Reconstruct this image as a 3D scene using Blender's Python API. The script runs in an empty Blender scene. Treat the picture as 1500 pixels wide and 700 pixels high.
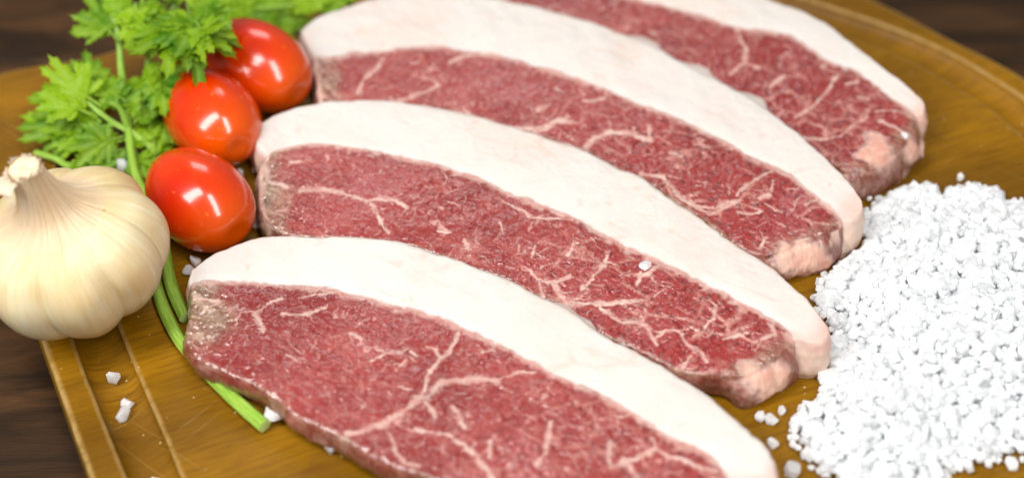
import bpy, bmesh, math, random, json
import numpy as np
from mathutils import Vector, Matrix

U = 0.01                      # all lengths below are written in centimetres
R = math.radians
scene = bpy.context.scene
C = scene.collection
rng = np.random.default_rng(7)
random.seed(7)

# ------------------------------------------------------------------ camera
cam_d = bpy.data.cameras.new("camera")
cam = bpy.data.objects.new("camera", cam_d); C.objects.link(cam)
PITCH, DIST = R(43), 56.6
cam.location = (0, -DIST * math.cos(PITCH) * U, DIST * math.sin(PITCH) * U)
cam.rotation_euler = (R(90) - PITCH, 0, 0)
cam_d.sensor_width = 36
cam_d.lens = 36 * 2379 / 1500
cam_d.clip_start = 0.01; cam_d.clip_end = 50
cam_d.dof.use_dof = True
cam_d.dof.focus_distance = 0.535
cam_d.dof.aperture_fstop = 4.4
scene.camera = cam

# ------------------------------------------------------------------ light: a bright room, two tall windows behind the photographer
w = bpy.data.worlds.new("World"); scene.world = w; w.use_nodes = True
bg = w.node_tree.nodes["Background"]
bg.inputs[0].default_value = (1.0, 0.98, 0.95, 1); bg.inputs[1].default_value = 0.19
def window_light(name, az, el, dist, sx, sy, power, col):
    l = bpy.data.lights.new(name, 'AREA'); l.shape = 'RECTANGLE'; l.size = sx; l.size_y = sy
    l.energy = power; l.color = col
    o = bpy.data.objects.new(name, l); C.objects.link(o)
    p = Vector((math.sin(R(az)) * math.cos(R(el)), -math.cos(R(az)) * math.cos(R(el)), math.sin(R(el)))) * dist
    o.location = p + Vector((-0.05, 0, 0))
    o.rotation_euler = (-p).to_track_quat('-Z', 'Y').to_euler()
    return o
window_light("window_light", -61, 53, 1.08, 0.26, 1.05, 13.6, (1, 0.985, 0.96))
window_light("window_light", 186, 43, 2.4, 0.75, 0.55, 6.5, (1, 0.98, 0.95))
window_light("window_light", 27, 54, 1.12, 0.22, 1.05, 10.6, (1, 0.985, 0.96))
scene.view_settings.view_transform = 'Standard'
scene.view_settings.look = 'None'
scene.view_settings.gamma = 1
scene.view_settings.exposure = 0.0
scene.view_settings.use_curve_mapping = False
scene.cycles.use_denoising = True
scene.cycles.max_bounces = 12
scene.cycles.transmission_bounces = 8
scene.cycles.diffuse_bounces = 10
scene.cycles.caustics_refractive = False
scene.cycles.caustics_reflective = False

# ------------------------------------------------------------------ helpers
def tag(o, label=None, cat=None, group=None, kind=None):
    if label: o["label"] = label
    if cat: o["category"] = cat
    if group: o["group"] = group
    if kind: o["kind"] = kind
    return o

def empty(name, loc=(0, 0, 0)):
    o = bpy.data.objects.new(name, None); C.objects.link(o)
    o.location = [c * U for c in loc]; o.empty_display_size = 0.01
    return o

def link(name, me, mat=None, parent=None):
    o = bpy.data.objects.new(name, me); C.objects.link(o)
    if mat: me.materials.clear(); me.materials.append(mat)
    if parent:
        o.parent = parent
        o.matrix_parent_inverse = Matrix.Translation(parent.location).inverted()
    return o

def mesh(name, v, f, smooth=True, attrs=None, normals=None):
    """v: (n,3) array in cm; f: list of faces or (m,k) array."""
    me = bpy.data.meshes.new(name)
    v = np.asarray(v, float) * U
    if isinstance(f, np.ndarray):
        n, k = f.shape
        me.vertices.add(len(v)); me.vertices.foreach_set("co", v.ravel())
        me.loops.add(n * k); me.loops.foreach_set("vertex_index", f.ravel().astype(np.int32))
        me.polygons.add(n)
        me.polygons.foreach_set("loop_start", np.arange(0, n * k, k, dtype=np.int32))
        me.update(calc_edges=True); me.validate()
    else:
        me.from_pydata([tuple(p) for p in v], [], [tuple(int(i) for i in q) for q in f]); me.update()
    me.polygons.foreach_set("use_smooth", np.full(len(me.polygons), smooth, dtype=bool))
    for k_, a in (attrs or {}).items():
        a = np.asarray(a, float)
        if a.ndim == 1:
            at = me.attributes.new(k_, 'FLOAT', 'POINT'); at.data.foreach_set("value", a.astype(np.float32))
        else:
            at = me.attributes.new(k_, 'FLOAT_VECTOR', 'POINT'); at.data.foreach_set("vector", a.astype(np.float32).ravel())
    if normals is not None:
        me.normals_split_custom_set_from_vertices([tuple(n_) for n_ in normals])
    me.update()
    return me

def vnoise(p, seed=0):
    """smooth 3-D value noise in [-1,1]; p (n,3)"""
    p = np.asarray(p, float); i = np.floor(p).astype(np.int64); f = p - i
    f = f * f * f * (f * (f * 6 - 15) + 10)
    def h(x, y, z):
        n = (x * 374761393 + y * 668265263 + z * 2147483647 + seed * 1274126177) & 0xffffffff
        n = ((n ^ (n >> 13)) * 1274126177) & 0xffffffff
        n = ((n ^ (n >> 16)) * 2246822519) & 0xffffffff
        n ^= n >> 15
        return (n & 0xffffff) / 8388607.5 - 1
    x, y, z = i[:, 0], i[:, 1], i[:, 2]; a, b, c = f[:, 0], f[:, 1], f[:, 2]
    r = 0
    for dx in (0, 1):
        for dy in (0, 1):
            for dz in (0, 1):
                r = r + h(x + dx, y + dy, z + dz) * (a if dx else 1 - a) * (b if dy else 1 - b) * (c if dz else 1 - c)
    return r

def fbm(p, seed=0, o=3):
    r = 0; a = 1; t = 0
    for k in range(o):
        r = r + a * vnoise(np.asarray(p) * 2 ** k, seed + k * 17); t += a; a *= .5
    return r / t

def sstep(a, b, x):
    t = np.clip((x - a) / (b - a), 0, 1); return t * t * (3 - 2 * t)

def curve(pts, n):
    """Catmull-Rom through pts, n samples by arc length"""
    p = np.asarray(pts, float)
    e = np.vstack([2 * p[0] - p[1], p, 2 * p[-1] - p[-2]])
    out = []
    for k in range(1, len(e) - 2):
        t = np.linspace(0, 1, 12, endpoint=False)[:, None]
        a, b, c, d = e[k - 1], e[k], e[k + 1], e[k + 2]
        out.append(.5 * (2 * b + (c - a) * t + (2 * a - 5 * b + 4 * c - d) * t ** 2 + (3 * b - a - 3 * c + d) * t ** 3))
    out.append(p[-1:]); q = np.vstack(out)
    s = np.r_[0, np.cumsum(np.linalg.norm(np.diff(q, axis=0), axis=1))]
    t = np.linspace(0, s[-1], n)
    return np.stack([np.interp(t, s, q[:, j]) for j in range(q.shape[1])], 1)

def grid_faces(nu, nv):
    i = np.arange(nu * nv).reshape(nv, nu)
    return np.stack([i[:-1, :-1], i[:-1, 1:], i[1:, 1:], i[1:, :-1]], -1).reshape(-1, 4)

# -------- material helpers
class NT:
    def __init__(s, name):
        s.m = bpy.data.materials.new(name); s.m.use_nodes = True
        s.t = s.m.node_tree; s.b = s.t.nodes["Principled BSDF"]; s.out = s.t.nodes["Material Output"]
    def n(s, typ, **kw):
        o = s.t.nodes.new(typ)
        for k, v in kw.items(): setattr(o, k, v)
        return o
    def set(s, sock, val):
        if isinstance(val, bpy.types.NodeSocket): s.t.links.new(val, sock)
        elif isinstance(val, (tuple, list)) and len(val) == 3 and sock.type == 'RGBA': sock.default_value = (*val, 1)
        else: sock.default_value = val
    def attr(s, name, vec=False):
        a = s.n('ShaderNodeAttribute'); a.attribute_name = name
        return a.outputs['Vector' if vec else 'Fac']
    def coord(s, which='Object'): return s.n('ShaderNodeTexCoord').outputs[which]
    def mapping(s, vec, scale=(1, 1, 1), rot=(0, 0, 0)):
        m = s.n('ShaderNodeMapping'); s.set(m.inputs[0], vec); m.inputs['Scale'].default_value = scale; m.inputs['Rotation'].default_value = rot
        return m.outputs[0]
    def noise(s, vec, scale, detail=3, rough=.55, dist=0):
        m = s.n('ShaderNodeTexNoise'); s.set(m.inputs['Vector'], vec)
        m.inputs['Scale'].default_value = scale; m.inputs['Detail'].default_value = detail
        m.inputs['Roughness'].default_value = rough; m.inputs['Distortion'].default_value = dist
        return m.outputs['Fac']
    def voro(s, vec, scale, feature='F1', rand=1):
        m = s.n('ShaderNodeTexVoronoi', feature=feature); s.set(m.inputs['Vector'], vec); m.inputs['Scale'].default_value = scale
        m.inputs['Randomness'].default_value = rand
        return m.outputs['Distance']
    def ramp(s, fac, a, b, lo=0., hi=1.):
        m = s.n('ShaderNodeMapRange', interpolation_type='SMOOTHSTEP'); s.set(m.inputs[0], fac)
        m.inputs[1].default_value = a; m.inputs[2].default_value = b; m.inputs[3].default_value = lo; m.inputs[4].default_value = hi
        return m.outputs[0]
    def math(s, op, a, b=0.):
        m = s.n('ShaderNodeMath', operation=op); s.set(m.inputs[0], a); s.set(m.inputs[1], b); return m.outputs[0]
    def mix(s, fac, a, b):
        m = s.n('ShaderNodeMix', data_type='RGBA'); s.set(m.inputs['Factor'], fac); s.set(m.inputs['A'], a); s.set(m.inputs['B'], b)
        return m.outputs['Result']
    def mixf(s, fac, a, b):
        m = s.n('ShaderNodeMix', data_type='FLOAT'); s.set(m.inputs['Factor'], fac); s.set(m.inputs['A'], a); s.set(m.inputs['B'], b)
        return m.outputs['Result']
    def bump(s, h, dist, strength=1., normal=None):
        m = s.n('ShaderNodeBump'); s.set(m.inputs['Height'], h); m.inputs['Distance'].default_value = dist; s.set(m.inputs['Strength'], strength)
        if normal: s.set(m.inputs['Normal'], normal)
        return m.outputs[0]
    def p(s, **kw):
        for k, v in kw.items(): s.set(s.b.inputs[k.replace('_', ' ')], v)

# ------------------------------------------------------------------ materials
def mat_table():
    t = NT("dark_table_wood"); co = t.coord()
    g = t.noise(t.mapping(co, (4, 14, 14)), 3, 6, .6, 1.2)
    g2 = t.noise(t.mapping(co, (2, 9, 9)), 3, 3, .5, .3)
    fine = t.noise(t.mapping(co, (20, 240, 100)), 3, 3, .6)
    c = t.mix(t.ramp(g, .35, .7), (.020, .010, .004), (.085, .038, .013))
    c = t.mix(t.ramp(g2, .45, .7, 0, .65), c, (.024, .014, .008))
    c = t.mix(t.ramp(fine, .5, .75, 0, .25), c, (.014, .009, .007))
    t.p(Base_Color=c, Roughness=t.ramp(g, .3, .7, .7, .55), Specular_IOR_Level=.15, Normal=t.bump(fine, .0006, .5))
    return t.m

def mat_board():
    t = NT("oiled_board_wood"); co = t.coord()
    rot = t.mapping(co, (1, 1, 1), (0, 0, R(-24)))
    big = t.noise(t.mapping(rot, (5, 11, 5)), 1.5, 4, .55, 1.0)
    grain = t.noise(t.mapping(rot, (22, 330, 30)), 2.2, 5, .65, .4)
    pores = t.noise(t.mapping(rot, (60, 900, 60)), 1.6, 2, .5)
    sc1 = t.noise(t.mapping(t.mapping(co, (1, 1, 1), (0, 0, R(38))), (14, 1500, 10)), 1., 1, .4)
    sc2 = t.noise(t.mapping(t.mapping(co, (1, 1, 1), (0, 0, R(-50))), (18, 1300, 10)), 1., 1, .4)
    blot = t.noise(co, 55, 6, .7)
    c = t.mix(t.ramp(big, .3, .7), (.150, .066, .0012), (.285, .131, .0028))
    c = t.mix(t.ramp(grain, .42, .7, 0, .5), c, (.090, .034, .0015))
    c = t.mix(t.ramp(blot, .5, .75, 0, .45), c, (.115, .046, .003))
    c = t.mix(t.ramp(pores, .56, .72, 0, .35), c, (.07, .03, .005))
    s = t.math('MAXIMUM', t.ramp(sc1, .72, .78), t.ramp(sc2, .73, .79))
    c = t.mix(t.math('MULTIPLY', s, .32), c, (.48, .30, .10))
    dust = t.ramp(t.voro(co, 260), .12, .06, 0, 1)
    dust = t.math('MULTIPLY', dust, t.ramp(t.noise(co, 60, 2), .52, .62, 0, .9))
    c = t.mix(dust, c, (.6, .45, .25))
    edge = t.attr('edge')
    c = t.mix(t.math('MULTIPLY', edge, t.ramp(t.noise(co, 240, 3), .3, .6, .35, .9)), c, (.42, .28, .10))
    bp = t.bump(grain, .0003, .5); bp = t.bump(t.math('SUBTRACT', pores, s), .00012, .6, bp)
    t.p(Base_Color=c, Roughness=t.ramp(blot, .3, .7, .36, .52), Specular_IOR_Level=.2, Normal=bp)
    return t.m

def mat_steak():
    t = NT("raw_beef"); co = t.coord()
    fat, vein, dry, nub, edge = (t.attr(a) for a in ('fat', 'vein', 'dry', 'nub', 'side'))
    rot = t.mapping(co, (1, 1, 1), (0, 0, R(30)))
    n1 = t.noise(co, 45, 4, .6); n2 = t.noise(t.mapping(rot, (1, 2.6, 1)), 170, 4, .6, .6); n3 = t.noise(t.mapping(rot, (1, 2., 1)), 620, 2, .6); n0 = t.noise(co, 17, 3, .55, .6)
    lean = t.mix(t.ramp(n1, .32, .68), (.225, .017, .016), (.325, .046, .042))
    lean = t.mix(t.ramp(n2, .45, .74, 0, .6), lean, (.42, .105, .085))
    lean = t.mix(t.ramp(n2, .48, .28, 0, .75), lean, (.18, .011, .010))
    lean = t.mix(t.ramp(n0, .50, .72, 0, .55), lean, (.37, .095, .105)); lean = t.mix(t.ramp(n0, .48, .30, 0, .85), lean, (.185, .008, .008))
    fl = t.ramp(t.noise(t.mapping(rot, (1, 1.5, 1)), 190, 2, .5, .8), .635, .70)
    fl = t.math('MULTIPLY', fl, t.ramp(t.noise(co, 70, 2), .42, .58))
    lean = t.mix(t.math('MULTIPLY', fl, .7), lean, (.66, .36, .31))
    k3 = t.ramp(t.noise(co, 28, 2), .38, .62, .25, 1.)
    lean = t.mix(t.math('MULTIPLY', t.ramp(n3, .54, .68, 0, .42), k3), lean, (.55, .21, .18)); lean = t.mix(t.math('MULTIPLY', t.ramp(n3, .46, .36, 0, .5), k3), lean, (.15, .010, .010))
    lean = t.mix(t.math('MULTIPLY', t.attr('web'), t.ramp(t.noise(co, 40, 3), .35, .6, .15, .7)), lean, (.27, .016, .014))
    ve = t.voro(t.mapping(rot, (1, 1.5, 1)), 95, 'DISTANCE_TO_EDGE'); 
    wob = t.math('ADD', ve, t.math('MULTIPLY', t.math('SUBTRACT', t.noise(co, 260, 3), .5), .22))
    web = t.math('MULTIPLY', t.ramp(wob, .13, -.02), t.math('MULTIPLY', t.attr('web'), t.ramp(t.noise(co, 60, 2), .42, .58)))
    lean = t.mix(t.math('MULTIPLY', web, .6), lean, (.62, .33, .27))
    pit_shade = t.ramp(t.noise(co, 560, 3, .55), .47, .36, 0, .75)  # dark fibre gaps: partly pigment, partly crevice shade painted into the colour
    lean = t.mix(t.math('MULTIPLY', pit_shade, t.ramp(t.attr('web'), 0., .9, .35, 1.)), lean, (.11, .006, .006))
    lean = t.mix(t.math('MULTIPLY', edge, .55), lean, (.155, .030, .022))
    dryc = t.mix(t.ramp(n2, .4, .65), (.17, .095, .055), (.44, .34, .24))
    lean = t.mix(t.math('MULTIPLY', dry, t.ramp(n1, .3, .6, .45, 1)), lean, dryc)
    fatc = t.mix(t.ramp(t.noise(co, 26, 4, .6), .42, .72), (.635, .595, .56), (.645, .545, .495))
    fatc = t.mix(t.ramp(t.noise(t.mapping(rot, (1, 4, 1)), 60, 3), .55, .75, 0, .5), fatc, (.645, .59, .525))
    fv = t.math('ADD', t.voro(t.mapping(rot, (1, 2.5, 1)), 42, 'DISTANCE_TO_EDGE'), t.math('MULTIPLY', t.math('SUBTRACT', t.noise(co, 90, 4), .5), .3))
    fatc = t.mix(t.math('MULTIPLY', t.ramp(fv, .05, .0), t.ramp(t.noise(co, 35, 2), .5, .62, 0, .4)), fatc, (.62, .44, .36))
    fatc = t.mix(t.math('MULTIPLY', dry, t.ramp(n1, .3, .65, .5, 1)), fatc, (.62, .36, .285))
    nubc = t.mix(t.ramp(t.noise(co, 110, 4, .6), .35, .68), (.70, .46, .36), (.60, .30, .23))
    fatc = t.mix(nub, fatc, nubc)
    fatc = t.mix(t.math('MULTIPLY', edge, t.math('SUBTRACT', 1., nub)), fatc, t.mix(t.ramp(n1, .35, .65), (.70, .52, .42), (.64, .36, .29)))
    veinc = t.mix(t.ramp(n2, .35, .7), (.70, .54, .47), (.60, .35, .29))
    c = t.mix(vein, lean, veinc); c = t.mix(fat, c, fatc)
    m = t.math('MAXIMUM', fat, vein)
    h1 = t.noise(t.mapping(rot, (1, 1.8, 1)), 210, 4, .65, .5)
    h2 = t.noise(t.mapping(rot, (1, 1.4, 1)), 300, 1.5, .5, .3)
    hf = t.noise(t.mapping(rot, (1, 2.2, 1)), 90, 5, .6)
    b0 = t.bump(h1, .0012, t.mixf(m, .40, .10)); b = t.bump(h1, .0008, t.mixf(m, .5, .12)); b = t.bump(h2, .0042, t.mixf(m, t.math('MULTIPLY', t.ramp(t.attr('web'), 0., .9, .24, .46), t.ramp(t.noise(co, 30, 2), .38, .62, .25, 1.15)), .15), b); b = t.bump(hf, .0012, t.mixf(fat, 0., .35), b)
    b0 = t.bump(hf, .0012, t.mixf(fat, 0., .35), b0)
    t.p(Base_Color=c, Normal=b0, Coat_Normal=b, Coat_Weight=t.mixf(m, t.ramp(n0, .3, .6, 1., .8), .12), Coat_Roughness=t.mixf(m, .05, .3), Coat_IOR=1.55, Roughness=t.mixf(m, .38, .45), Specular_IOR_Level=t.mixf(m, .35, .3),
        Subsurface_Weight=t.mixf(fat, .12, .35), Subsurface_Scale=.0025, Subsurface_Radius=(1., .45, .35))
    return t.m

def mat_tomato():
    t = NT("tomato_skin"); co = t.coord()
    n = t.noise(co, 35, 3); sp = t.noise(co, 420, 2)
    a = t.attr('pole')
    c = t.mix(t.ramp(n, .35, .7), (.60, .018, .0), (.66, .045, .0))
    c = t.mix(t.math('MULTIPLY', a, .75), c, (.72, .11, .0))
    c = t.mix(t.ramp(sp, .66, .74, 0, .30), c, (.85, .25, .03))
    t.p(Base_Color=c, Roughness=.22, Specular_IOR_Level=.5, Subsurface_Weight=.2, Subsurface_Scale=.004, Subsurface_Radius=(1., .25, .1),
        Coat_Weight=.6, Coat_Roughness=.09, Normal=t.bump(t.noise(co, 160, 3), .0002, .4))
    return t.m

def mat_garlic(neck=False):
    t = NT("garlic_neck_skin" if neck else "garlic_skin"); g = t.attr('gcoord', True); co = t.coord()
    st = t.noise(t.mapping(g, (6, .22, 1)), 3.2, 4, .6, .1)
    st2 = t.noise(t.mapping(g, (20, .25, 1)), 3.0, 3, .6)
    big = t.noise(t.mapping(g, (1.1, .6, 1)), 1.5, 2)
    c = t.mix(t.ramp(big, .35, .65), (.73, .63, .40), (.67, .51, .27))
    c = t.mix(t.ramp(st, .48, .70, 0, .55), c, (.64, .45, .20))
    c = t.mix(t.ramp(st, .45, .28, 0, .85), c, (.74, .67, .52))
    c = t.mix(t.ramp(st2, .62, .74, 0, .5), c, (.48, .28, .10))
    c = t.mix(t.ramp(t.noise(co, 210, 2), .73, .78, 0, .8), c, (.22, .11, .04))
    if neck: c = t.mix(.55, c, (.70, .50, .35))
    b = t.bump(st2, .0006, .55); b = t.bump(st, .0010, .4, b)
    t.p(Base_Color=c, Roughness=.42, Specular_IOR_Level=.4, Subsurface_Weight=.2, Subsurface_Scale=.003, Subsurface_Radius=(1., .6, .3), Normal=b)
    return t.m

def mat_simple(name, col, rough=.5, sss=0., var=.25, scale=150, trans=0.):
    t = NT(name); co = t.coord()
    n = t.noise(co, scale, 4, .6)
    c = t.mix(t.ramp(n, .3, .7), tuple(x * (1 - var) for x in col), tuple(min(1, x * (1 + var)) for x in col))
    t.p(Base_Color=c, Roughness=rough, Normal=t.bump(n, .0004, .4))
    if sss: t.p(Subsurface_Weight=sss, Subsurface_Scale=.003, Subsurface_Radius=(1, .7, .5))
    if trans:
        tr = t.n('ShaderNodeBsdfTranslucent'); t.set(tr.inputs[0], c)
        mx = t.n('ShaderNodeMixShader'); mx.inputs[0].default_value = trans
        t.t.links.new(t.b.outputs[0], mx.inputs[1]); t.t.links.new(tr.outputs[0], mx.inputs[2]); t.t.links.new(mx.outputs[0], t.out.inputs[0])
    return t.m

def mat_leaf():
    t = NT("parsley_leaf"); co = t.coord()
    oi = t.n('ShaderNodeObjectInfo').outputs['Random']
    n = t.noise(co, 120, 3)
    mid = t.attr('rib')
    c = t.mix(oi, (.045, .180, .001), (.300, .500, .003))
    c = t.mix(t.ramp(n, .35, .7, 0, .6), c, (.33, .50, .004))
    c = t.mix(t.math('MULTIPLY', mid, .5), c, (.36, .56, .10))
    t.p(Base_Color=c, Roughness=.42, Specular_IOR_Level=.25, Normal=t.bump(t.noise(co, 300, 3), .0006, .6))
    tr = t.n('ShaderNodeBsdfTranslucent'); t.set(tr.inputs[0], t.mix(.5, c, (.35, .6, .02)))
    mx = t.n('ShaderNodeMixShader'); mx.inputs[0].default_value = .35
    t.t.links.new(t.b.outputs[0], mx.inputs[1]); t.t.links.new(tr.outputs[0], mx.inputs[2]); t.t.links.new(mx.outputs[0], t.out.inputs[0])
    return t.m

def mat_stalk():
    t = NT("parsley_stalk"); co = t.coord(); g = t.attr('gcoord', True)
    st = t.noise(t.mapping(g, (5, .5, 1)), 3, 3); n = t.noise(co, 90, 3)
    c = t.mix(t.ramp(st, .35, .65), (.21, .40, .025), (.40, .60, .10))
    c = t.mix(t.ramp(n, .4, .7, 0, .5), c, (.16, .34, .015))
    t.p(Base_Color=c, Roughness=.33, Subsurface_Weight=.15, Subsurface_Scale=.002, Subsurface_Radius=(.6, 1, .2), Normal=t.bump(st, .0006, .6))
    return t.m

def mat_salt():
    t = NT("coarse_salt"); co = t.coord()
    n = t.noise(co, 500, 3, .6); n2 = t.noise(co, 170, 2)
    ri = t.n('ShaderNodeNewGeometry').outputs['Random Per Island']
    t.p(Base_Color=(.972, .982, .990), Roughness=t.ramp(n, .3, .7, .08, .35), IOR=1.5, Transmission_Weight=t.ramp(ri, .75, 1., 0., .30), Normal=t.bump(n, .0005, .6))
    tr = t.n('ShaderNodeBsdfTranslucent'); t.set(tr.inputs[0], (.975, .985, .992))
    mx = t.n('ShaderNodeMixShader'); t.set(mx.inputs[0], t.ramp(n2, .3, .7, .42, .66))
    t.t.links.new(t.b.outputs[0], mx.inputs[1]); t.t.links.new(tr.outputs[0], mx.inputs[2]); t.t.links.new(mx.outputs[0], t.out.inputs[0])
    return t.m

M = dict(table=mat_table(), board=mat_board(), steak=mat_steak(), tomato=mat_tomato(), garlic=mat_garlic(), neck=mat_garlic(True),
         core=mat_simple("garlic_core", (.74, .60, .40), .6, .2), leaf=mat_leaf(), stalk=mat_stalk(), salt=mat_salt(),
         pith=mat_simple("stalk_pith", (.50, .66, .22), .45, .2), paper=mat_simple("papery_skin", (.80, .70, .55), .5, 0, .12, 90, .35))

# ------------------------------------------------------------------ table
TZ = -2.3
def box(x0, x1, y0, y1, z0, z1, bev=.15):
    bm = bmesh.new()
    bmesh.ops.create_cube(bm, size=1, matrix=Matrix.Translation(((x0 + x1) / 2, (y0 + y1) / 2, (z0 + z1) / 2)) @ Matrix.Diagonal((x1 - x0, y1 - y0, z1 - z0, 1)))
    if bev: bmesh.ops.bevel(bm, geom=bm.edges[:], offset=bev, segments=1, affect='EDGES')
    bmesh.ops.scale(bm, vec=(U, U, U), verts=bm.verts)
    me = bpy.data.meshes.new("plank"); bm.to_mesh(me); bm.free(); return me
table = tag(link("table", box(-90, 90, -70, 110, TZ - 4, TZ - 2.2, 0), M['table']), "dark brown wooden table under the board", None, None, "structure")
y = -70.; k = 0
while y < 110:
    wd = 11 + 3 * random.random()
    o = link("plank", box(-90, 90, y + .08, y + wd - .08, TZ - 2.19, TZ + random.uniform(-.04, 0)), M['table'], table)
    y += wd; k += 1

# ------------------------------------------------------------------ cutting board with a juice groove
def polar(pts, cx, cy, n):
    p = np.asarray(pts, float); p = np.vstack([p, p[:1]]); q = curve(p, 1500)
    a = np.unwrap(np.arctan2(q[:, 1] - cy, q[:, 0] - cx)); r = np.hypot(q[:, 0] - cx, q[:, 1] - cy)
    if a[-1] < a[0]: a, r = a[::-1], r[::-1]
    t = np.linspace(0, 2 * math.pi, n, endpoint=False)
    aa = np.r_[a - 2 * math.pi, a, a + 2 * math.pi]; rr = np.r_[r, r, r]; o = np.argsort(aa)
    return t, np.interp(t, aa[o], rr[o])
BC = (1.5, -1.5); NB = 900
outer = [(-9.0, -18.6), (-12.74, -10.55), (-15.59, -4.44), (-18.01, .7), (-20.6, 5.6), (-21.2, 7.9), (-19.9, 9.6), (-16.08, 10.9), (-11.5, 14.6), (-5.5, 18.2), (1.5, 19.6), (8.5, 18.4),
         (12.6, 16.4), (15.27, 14.25), (17.78, 11.59), (19.98, 9.26), (22.3, 5.2), (23.8, -.5), (23.4, -8), (20.5, -15), (14.5, -20), (6, -22.6), (-2.5, -22.6), (-7, -21.2)]
groove = [(-7.6, -17.2), (-10.75, -10.55), (-13.5, -4.85), (-15.6, .2), (-15.9, 4.2), (-14.2, 8.2), (-10.2, 12.4), (-5, 15.4), (1.5, 16.9), (7.5, 16.0),
          (13.1, 13.1), (16.2, 10.9), (18.0, 8.9), (19.35, 6.9), (20.9, 3.2), (21.7, -1.5), (21.2, -8), (18.6, -14), (13.4, -18.1), (6, -20.4), (-2, -20.3), (-5.8, -19.3)]
ang, ro = polar(outer, *BC, NB); _, rg = polar(groove, *BC, NB)
rings = []   # (radius, z, edge wear)
gw, gd = .80, .50
rings.append((ro * 0 + ro - .25, TZ + .0, 0)); rings.append((ro - .05, TZ + .12, 0)); rings.append((ro, TZ + .4, 0))
rings.append((ro, -.28, 0)); rings.append((ro - .02, -.12, .6)); rings.append((ro - .07, -.03, 1)); rings.append((ro - .16, 0, .5)); rings.append((ro - .24, 0, 0))
for f_ in (.3, .7): rings.append((ro - .24 + (rg + gw + .12 - ro + .24) * f_, 0, 0))
for d_, z_, e_ in [(gw + .12, 0, 0), (gw + .04, -.005, .5), (gw - .04, -.05, .8)] + [(gw * math.cos(a_) - .04 * math.cos(a_), -gd * math.sin(a_) ** .8, 0) for a_ in np.linspace(.2, math.pi - .2, 13)] + [(-gw + .04, -.05, .8), (-gw - .04, -.005, .5), (-gw - .12, 0, 0)]:
    rings.append((rg + d_, z_, e_))
for f_ in np.linspace(.97, .03, 26): rings.append(((rg - gw - .12) * f_, 0, 0))
vv, ee = [], []
for r_, z_, e_ in rings:
    x = BC[0] + r_ * np.cos(ang); yy = BC[1] + r_ * np.sin(ang)
    vv.append(np.stack([x, yy, np.full(NB, z_)], 1)); ee.append(np.full(NB, e_))
vv = np.vstack(vv); ee = np.hstack(ee)
vv[:, 2] += .012 * fbm(vv * .35, 3) * (vv[:, 2] > -1) + .006 * vnoise(vv * 3, 5) * (ee > 0)
vv[:, 0] += .02 * vnoise(vv * 1.1, 8) * (ee > 0)
fr = []
idx = np.arange(len(rings) * NB).reshape(len(rings), NB)
nx = np.roll(idx, -1, 1)
fq = np.stack([idx[:-1], nx[:-1], nx[1:], idx[1:]], -1).reshape(-1, 4)
faces = [tuple(q) for q in fq] + [tuple(idx[-1])] + [tuple(idx[0][::-1])]
board = tag(link("cutting_board", mesh("cutting_board", vv, faces, True, {'edge': ee}), M['board']),
            "golden brown wooden cutting board with a juice groove round its rim", "cutting board")

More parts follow.
